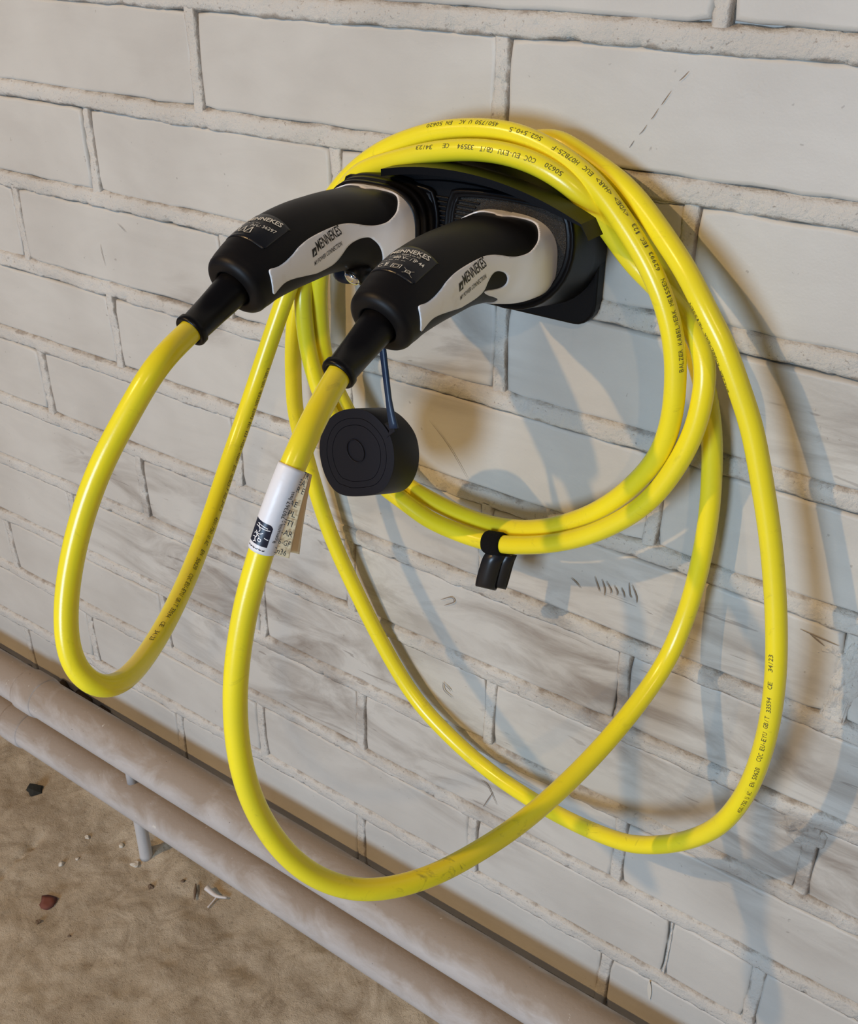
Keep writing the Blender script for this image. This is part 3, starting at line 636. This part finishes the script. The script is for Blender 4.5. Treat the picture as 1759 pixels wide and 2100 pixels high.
add([(1135,286,-.018),(1180,310,-.0185),(1222,338,-.019),(1262,367,-.020),(1290,393,-.021),(1320,428,-.0235),(1350,470,-.027),(1382,517,-.031),(1412,566,-.036),(1444,630,-.040),(1464,670,-.041),(1482,705,-.042),(1513,790,-.042),(1542,880,-.042),(1560,975,-.043),(1578,1090,-.045),(1588,1200,-.048),(1592,1300,-.052),(1589,1400,-.055),(1573,1505,-.057),(1544,1595,-.057),(1510,1655,-.057),(1469,1697,-.056),(1419,1720,-.055),(1369,1731,-.053),(1319,1733,-.051),(1270,1725,-.046),(1180,1689,-.036),(1080,1634,-.026),(980,1563,-.019),(883,1470,-.016),(830,1400,-.015),(779,1311,-.015),(725,1202,-.016),(679,1100,-.018),(646,1000,-.020),(622,915,-.022),(605,840,-.024),(601,760,-.026),(602,690,-.029),(610,609,-.027),(622,540,-.022),(650,470,-.015),(690,405,-.0095)],'D')
seg+=shift([(771,318,-.0345),(816,295,-.033),(862,279,-.032),(905,269,-.031),(953,265,-.030),(1000,266,-.030),(1044,272,-.030),(1095,292,-.0305)],.0225,-.0165)
add([(1228,395,-.0085),(1290,455,-.009),(1350,540,-.010),(1390,620,-.011),(1420,705,-.013),(1440,775,-.014),(1452,830,-.014),(1459,890,-.014),(1460,950,-.014),(1456,1030,-.014),(1445,1110,-.014),(1424,1205,-.016),(1396,1290,-.022),(1358,1370,-.034),(1298,1455,-.057),(1230,1536,-.084),(1150,1617,-.116),(1065,1690,-.150),(980,1746,-.182),(890,1794,-.212),(800,1821,-.236),(720,1823,-.253),(640,1794,-.267),(575,1738,-.276),(525,1660,-.282),(496,1575,-.284),(483,1480,-.282),(484,1380,-.278),(501,1260,-.270),(527,1160,-.262),(556,1070,-.255),(588,985,-.248),(618,915,-.238),(650,848,-.222)],'C')
br=BE[False]; dr_=br-np.array([RX,SD[-1][0],SD[-1][1]]); dr_/=np.linalg.norm(dr_)
seg.append(br-dr_*.003); seg.append(br-dr_*.020)
CP=smooth(resample(smooth(crom(np.array(seg),10),12),.0022),8)
cable_o=tube('cable_sheath',CP,R0,M['yellow'],None,28); adopt(cable_o,cab); cable_o['label']='bright yellow rubber cable sheath'
CL=np.r_[0,np.cumsum(np.linalg.norm(np.diff(CP,axis=0),axis=1))]; CT=np.gradient(CP,axis=0); CT/=np.linalg.norm(CT,axis=1)[:,None]
def near(u,v,y):
    return CL[np.argmin(np.linalg.norm(CP-at(u,v,y),axis=1))]
def csamp(s):
    p=np.stack([np.interp(s,CL,CP[:,k]) for k in range(3)],-1); t=np.stack([np.interp(s,CL,CT[:,k]) for k in range(3)],-1)
    return p,t/np.linalg.norm(t,axis=-1,keepdims=True)
def cside(p,t,off):
    """unit radial vector at the side of the cable; off -1..1 sideways as seen from in front"""
    v=CAM-p; v=v-t*(v*t).sum(-1,keepdims=True); v/=np.linalg.norm(v,axis=-1,keepdims=True); s=np.cross(v,t); a=np.arcsin(np.clip(off,-.99,.99))
    return v*np.cos(a)[...,None]+s*np.sin(a)[...,None]
FULL='BALZER KABELWERK MEISSEN  62993  IEC 123  <VDE>  <HAR>  EUC  H07BZ5-F  5G2.5+0.5  450/750 U AC  EN 50620  CQC EU-EYU GB/T 33594  CE  34/23'
CH=.00236
def cprint(txt,s_start,offs,name,height=.0030,direction=-1,r=R0+.00018,mat='ink',ch=CH,anchor='start'):
    """text running against the cable's own direction; offs = [(fraction, sideways offset)]"""
    VV_=[];F_=[]; n=len(txt); L_=n*ch
    if anchor=='end': s_start=s_start-direction*L_
    for i,chh in enumerate(txt):
        if chh==' ': continue
        V,F,W_=textpts(chh); k=height/.7; x=(V[:,0]-V[:,0].min()); wk=ch*.80/max(x.max(),.25) if chh not in "I1'.-/" else ch*.8/.62
        s=s_start+direction*(i*ch+x*wk+(0 if chh not in "I1." else ch*.2))
        p,t=csamp(s); fr=(i+.5)/n; off=np.interp(fr,[o[0] for o in offs],[o[1] for o in offs])
        rad=cside(p,t,np.full(len(p),off)); dx=t*direction; up=np.cross(rad,dx)
        a=(V[:,1]-.35)*k/r; q=p+r*(rad*np.cos(a)[:,None]+up*np.sin(a)[:,None]); b=len(VV_); VV_+=list(q); F_+=[tuple(j+b for j in f) for f in F]
    o=mesh(name,VV_,F_,M[mat],None,False); return o
def cp(*a,**k):
    o=cprint(*a,**k); o.parent=cable_o; return o
CPX=(CP-CAM)@RM.T; CPX=np.stack([FPX*CPX[:,0]/CPX[:,2]+879.5,FPX*CPX[:,1]/CPX[:,2]+1050,FPX*R0/CPX[:,2]],1)
def words(lst,y0):
    """each word printed along the strand that passes the given start and end points"""
    VV_=[];F_=[]
    for txt,a_,b_ in lst:
        def loc(q):
            w=np.hypot(CPX[:,0]-q[0],CPX[:,1]-q[1])+900*np.abs(CP[:,1]-y0); i=int(np.argmin(w)); i=min(max(i,2),len(CP)-3)
            d=CPX[i+2,:2]-CPX[i-2,:2]; d/=np.linalg.norm(d); e=np.array(q)-CPX[i,:2]; off=(e[0]*d[1]-e[1]*d[0])/CPX[i,2]
            return CL[i]+(e@d)*R0/CPX[i,2],np.clip(off,-.96,.96)
        (s0,o0),(s1,o1)=loc(a_),loc(b_); n=len(txt); ch=(s1-s0)/n; dr=1 if ch>0 else -1
        for i,chh in enumerate(txt):
            if chh==' ': continue
            V,F,W_=textpts(chh); x=V[:,0]-V[:,0].min(); wd=.42 if chh in "I1.'-/" else .84; k=.0027/.7
            ss_=s0+ch*(i+(1-wd)/2+x/max(x.max(),.05)*wd); p,t=csamp(ss_); off=o0+(o1-o0)*(i+.5)/n
            v=CAM-p; v=v-t*(v*t).sum(-1,keepdims=True); v/=np.linalg.norm(v,axis=-1,keepdims=True); sd=np.cross(v,t)
            # sign: sideways vector must point the way image offset was measured
            c0=RM@(p[0]); c1=RM@(p[0]+sd[0]*.01); c2=RM@(p[0]+t[0]*.01); im=np.array([c1[0]-c0[0],c1[1]-c0[1]]); tm=np.array([c2[0]-c0[0],c2[1]-c0[1]]); sg_=1. if (im[0]*tm[1]-im[1]*tm[0])>0 else -1.
            aa_=np.arcsin(off)*sg_; rad=v*np.cos(aa_)+sd*np.sin(aa_); dx=t*dr; up=np.cross(rad,dx); r=R0+.00018; an=(V[:,1]-.35)*k/r
            q=p+r*(rad*np.cos(an)[:,None]+up*np.sin(an)[:,None]); b0=len(VV_); VV_+=list(q); F_+=[tuple(j+b0 for j in f) for f in F]
    o=mesh('cable_print',VV_,F_,M['ink'],None,False); o.parent=cable_o
words([('BALZER KABELWERK MEISSEN',(1396,758),(1357,572)),('62993',(1350,557),(1333,519)),('IEC',(1328,511),(1316,491)),('123',(1310,484),(1299,462)),('<VDE>',(1289,447),(1262,409)),('<HAR>',(1256,403),(1226,371)),('EUC',(1219,365),(1201,348)),
 ('H07BZ5-F',(1192,342),(1140,307)),('5G2.5+0.5',(1119,291),(1054,268)),('450/750 U AC',(1032,258),(950,251)),('EN 50620',(936,252),(882,258))],-.034)
words([('50620',(1156,361),(1123,341)),('CQC',(1106,335),(1083,327)),('EU-EYU',(1075,324),(1031,313)),('GB/T',(1022,311),(994,306)),('33594',(983,304),(949,300)),('CE',(932,299),(917,299)),('34/23',(897,301),(862,302))],-.043)
words([('34/23',(1580,1369),(1581,1334)),('CE',(1579,1404),(1580,1388)),('33594',(1577,1450),(1578,1420)),('GB/T',(1571,1482),(1575,1457)),('EU-EYU',(1565,1526),(1571,1489)),('CQC',(1558,1548),(1564,1531)),('EN 50620',(1545,1600),(1558,1560)),('450/750 U AC',(1521,1655),(1543,1610))],-.055)
words([('BALZER KABELWERK MEISSEN',(1493,803),(1415,622))],-.040)
words([('450/750 U AC',(443,1067),(418,1127)),('EN',(413,1138),(408,1150)),('50620',(404,1155),(393,1180)),('CQC',(388,1190),(381,1204)),('EU-EYU',(380,1207),(364,1236)),('GB/T',(361,1240),(352,1257)),('33594',(350,1261),(335,1281)),('CE',(328,1290),(321,1301)),('34/23',(315,1307),(300,1327))],-.18)
words([('KABELWERK MEISSEN 62993 IEC 123 <VDE> <HAR> EUC H07BZ5-F 5G2.5+0.5',(551,752),(449,1055))],-.11)
# ---- wrapped sticker with a folded flag
sA,sB=near(596,958,-.245),near(536,1128,-.260); ss=np.linspace(min(sA,sB),max(sA,sB),40)
p,t=csamp(ss); f0=cside(p,t,np.zeros(len(p))); s0=np.cross(t,f0)
ang=np.linspace(-2.6,2.2,40); rs=R0+.00045
# side sign: make +angle turn to the viewer's right
right=RM[0]; sg=1. if (s0[20]@right)>0 else -1.
G=p[:,None]+rs*(f0[:,None]*np.cos(ang)[None,:,None]+sg*s0[:,None]*np.sin(ang)[None,:,None])
st=gridmesh('sticker',G,M['sticker'],None); sd=st.modifiers.new('t','SOLIDIFY'); sd.thickness=.0002; sd.offset=0; st.parent=cable_o; st['label']='white paper sticker wrapped round the cable'
up_first = p[0][2]>p[-1][2]
Ls=abs(sB-sA)
def spt(a,fr,rad=rs+.00015):
    """a angle (0 front, + right), fr 0 at the upper end .. 1 at the lower end"""
    fr=np.asarray(fr,float); s=(ss[0]+fr*Ls) if up_first else (ss[-1]-fr*Ls); P_,T_=csamp(s); F_=cside(P_,T_,np.zeros(np.shape(fr))); S_=np.cross(T_,F_)*sg
    a=np.asarray(a,float); return P_+rad*(F_*np.cos(a)[...,None]+S_*np.sin(a)[...,None])
# dark picture panel printed near the lower end
aa,ff=np.meshgrid(np.linspace(-1.35,.28,14),np.linspace(.635,.905,10),indexing='ij')
kk=np.clip((aa-.0)/.28,0,1); ff2=np.where(ff<.67,ff+.035*kk**2,ff)
o=gridmesh('picture_panel',spt(aa,ff2),M['sticker_dark'],None); o.parent=cable_o
def sline(loops,name,mat,w=.00018,rad=rs+.0003):
    VV_=[];F_=[]
    for lp in loops:
        A=crom(np.array(lp,float),4); P_=spt(A[:,0],A[:,1],rad); T_=np.gradient(P_,axis=0); T_/=np.linalg.norm(T_,axis=1)[:,None]; N_=spt(A[:,0],A[:,1],rad+.001)-P_; S_=np.cross(T_,N_); S_/=np.linalg.norm(S_,axis=1)[:,None]
        b=len(VV_);n=len(P_); VV_+=list(P_+S_*w)+list(P_-S_*w); F_+=[(b+i,b+i+1,b+n+i+1,b+n+i) for i in range(n-1)]
    o=mesh(name,VV_,F_,M[mat],None,False); o.parent=cable_o; return o
sline([[(-.9,.67),(-.6,.675),(-.3,.68),(-.05,.685)],[(-1.0,.70),(-.6,.705),(-.1,.705),(.15,.70)],[(-.75,.66),(-.7,.70),(-.55,.73),(-.6,.76)],[(-.85,.76),(-.6,.78),(-.4,.77),(-.25,.75)],[(-.95,.80),(-.8,.78),(-.65,.81),(-.75,.85),(-.6,.88)],[(-.7,.79),(-.45,.81),(-.5,.85),(-.3,.86),(-.28,.83),(-.45,.83)],[(-1.0,.84),(-.8,.83),(-.7,.87),(-.85,.89)],[(-.1,.80),(.1,.81),(.2,.81)]],'panel_drawing','grey')
def stext(txt,a0,fr0,a1,fr1,hgt,name,mat,rad=rs+.00035):
    V,F,L_=textpts(txt); k=hgt/.7; p0=spt(a0,fr0); p1=spt(a1,fr1); d=p1-p0; N_=spt(a0,fr0,rad+.01)-spt(a0,fr0,rad); up=np.cross(N_,d); up/=np.linalg.norm(up)
    # express up in (a, fr)
    e=1e-2; ua=(spt(a0+e,fr0)-p0)/e; uf=(spt(a0,fr0+e)-p0)/e; c=np.linalg.lstsq(np.stack([ua,uf],1),up,rcond=None)[0]
    A=a0+(a1-a0)*V[:,0]/L_+c[0]*V[:,1]*k; Fr=fr0+(fr1-fr0)*V[:,0]/L_+c[1]*V[:,1]*k
    o=mesh(name,spt(A,Fr,rad),F,M[mat],None,False); o.parent=cable_o; return o
stext('Romania - 707367 Iasi',.86,.84,.86,.22,.0022,'address_print','black_ink')
sline([[(-1.2+.24*i,.945+.006*(i%2)),(-1.1+.24*i,.953),(-1.03+.24*i,.944+.005*((i+1)%2))] for i in range(6)],'faint_print_line','sticker_dark',.00022)
# flag: two layers of the sticker folded back beyond the cable on the far right side
def flag(a0,w0,w1,fr0,fr1,bend,name):
    n,mq=26,10; fr=np.linspace(fr0,fr1,n); q=np.linspace(0,1,mq); base=spt(np.full(n,a0),fr,rs); P_,T_=csamp((ss[0]+fr*Ls) if up_first else (ss[-1]-fr*Ls))
    F_=cside(P_,T_,np.zeros(n)); S_=np.cross(T_,F_)*sg; wd_=(w0+(w1-w0)*np.linspace(0,1,n))
    G=base[:,None]+S_[:,None]*(q[None,:]*wd_[:,None])[...,None]-F_[:,None]*(bend*np.sin(q[None,:]*1.6)*wd_[:,None])[...,None]
    o=gridmesh(name,G,M['flag'],None); s_=o.modifiers.new('t','SOLIDIFY'); s_.thickness=.00025; o.parent=cable_o; return base,S_,F_,wd_,fr
flag(1.35,.0030,.0105,.00,.97,.45,'sticker_flag'); fb=flag(1.2,.0024,.0068,.02,1.0,.10,'sticker_flag')
def ftext(txt,fr,x0,hgt,wid):
    V,F,L_=textpts(txt); base,S_,F_,wd_,frs=fb; i=int(np.argmin(abs(frs-fr))); 
    dn=base[min(i+1,25)]-base[max(i-1,0)]; dn/=np.linalg.norm(dn); o0=base[i]+F_[i]*.0013+S_[i]*x0
    k=hgt/.7; Q=o0+S_[i][None]*(V[:,:1]*wid/L_)-dn[None]*(V[:,1:2]*k)
    o=mesh('flag_print',Q,F,M['black_ink'],None,False); o.parent=cable_o
for txt,fr,x0,h_,w_ in (('TR',.05,-.0002,.0030,.0024),('EA.',.13,-.0010,.0028,.0034),('iR E',.22,-.0012,.0028,.0040),('AE',.355,-.0014,.0026,.0036),('PL',.485,-.0006,.0028,.0036),('ETI',.60,-.0016,.0030,.0048),('J-AR',.72,-.0012,.0028,.0060),('96-GF',.835,-.0016,.0028,.0068),('Cn36',.95,-.0018,.0028,.0066)): ftext(txt,fr,x0,h_,w_)
# ---------------------------------------------------------------- hook-and-loop tie round the lowest turn of the coil
sc_=near(1012,1116,-.041); pc,tc=csamp(np.array([sc_])); pc,tc=pc[0],tc[0]
tie=root('cable_tie',tuple(pc),'black fabric cable tie wrapped round the bottom of the coil, its tail looped down','strap')
uu=np.cross(tc,[0,1,0]); uu/=np.linalg.norm(uu); vv=np.cross(tc,uu)
prof=[(-.0066,R0+.0001),(-.0066,R0+.0014),(-.005,R0+.0019),(.005,R0+.0019),(.0066,R0+.0014),(.0066,R0+.0001)]
adopt(lathe('wrap',[(-.0066,.0062),(-.0066,R0+.0012),(-.0052,R0+.0018),(.0052,R0+.0018),(.0066,R0+.0012),(.0066,.0062)],pc,tc,M['velcro'],None,40),tie)
def ribbon(name,path,wid,thk,side,mat):
    P=resample(crom(np.array(path),8),.0012); T=np.gradient(P,axis=0); T/=np.linalg.norm(T,axis=1)[:,None]; sd=np.array(side,float); n=np.cross(T,sd); n/=np.linalg.norm(n,axis=1)[:,None]
    G=np.stack([P+sd*wid+n*thk,P-sd*wid+n*thk,P-sd*wid-n*thk,P+sd*wid-n*thk],1); return adopt(gridmesh(name,G,M[mat],None,wrapv=True,caps=True),tie)
z0=pc[2]; x_=pc[0]; y_=pc[1]; sdir=np.array([.93,.30,-.05]); sdir/=np.linalg.norm(sdir)
def loop(dx,dy,drop,open_):
    return [(x_+dx+.003,y_+dy+.001,z0-.0070),(x_+dx+.0015,y_+dy-open_*.5,z0-.013),(x_+dx-.001,y_+dy-open_,z0-drop+.004),(x_+dx-.0015,y_+dy-open_*.45,z0-drop),(x_+dx-.001,y_+dy+open_*.1,z0-drop+.004),(x_+dx+.0015,y_+dy+.002,z0-.013),(x_+dx+.003,y_+dy+.003,z0-.0070)]
ribbon('tail_loop',loop(-.001,-.002,.0335,.0045),.0066,.0007,sdir,'webbing'); ribbon('tail_loop',loop(.0065,.001,.0325,.003),.0048,.0007,sdir,'webbing')
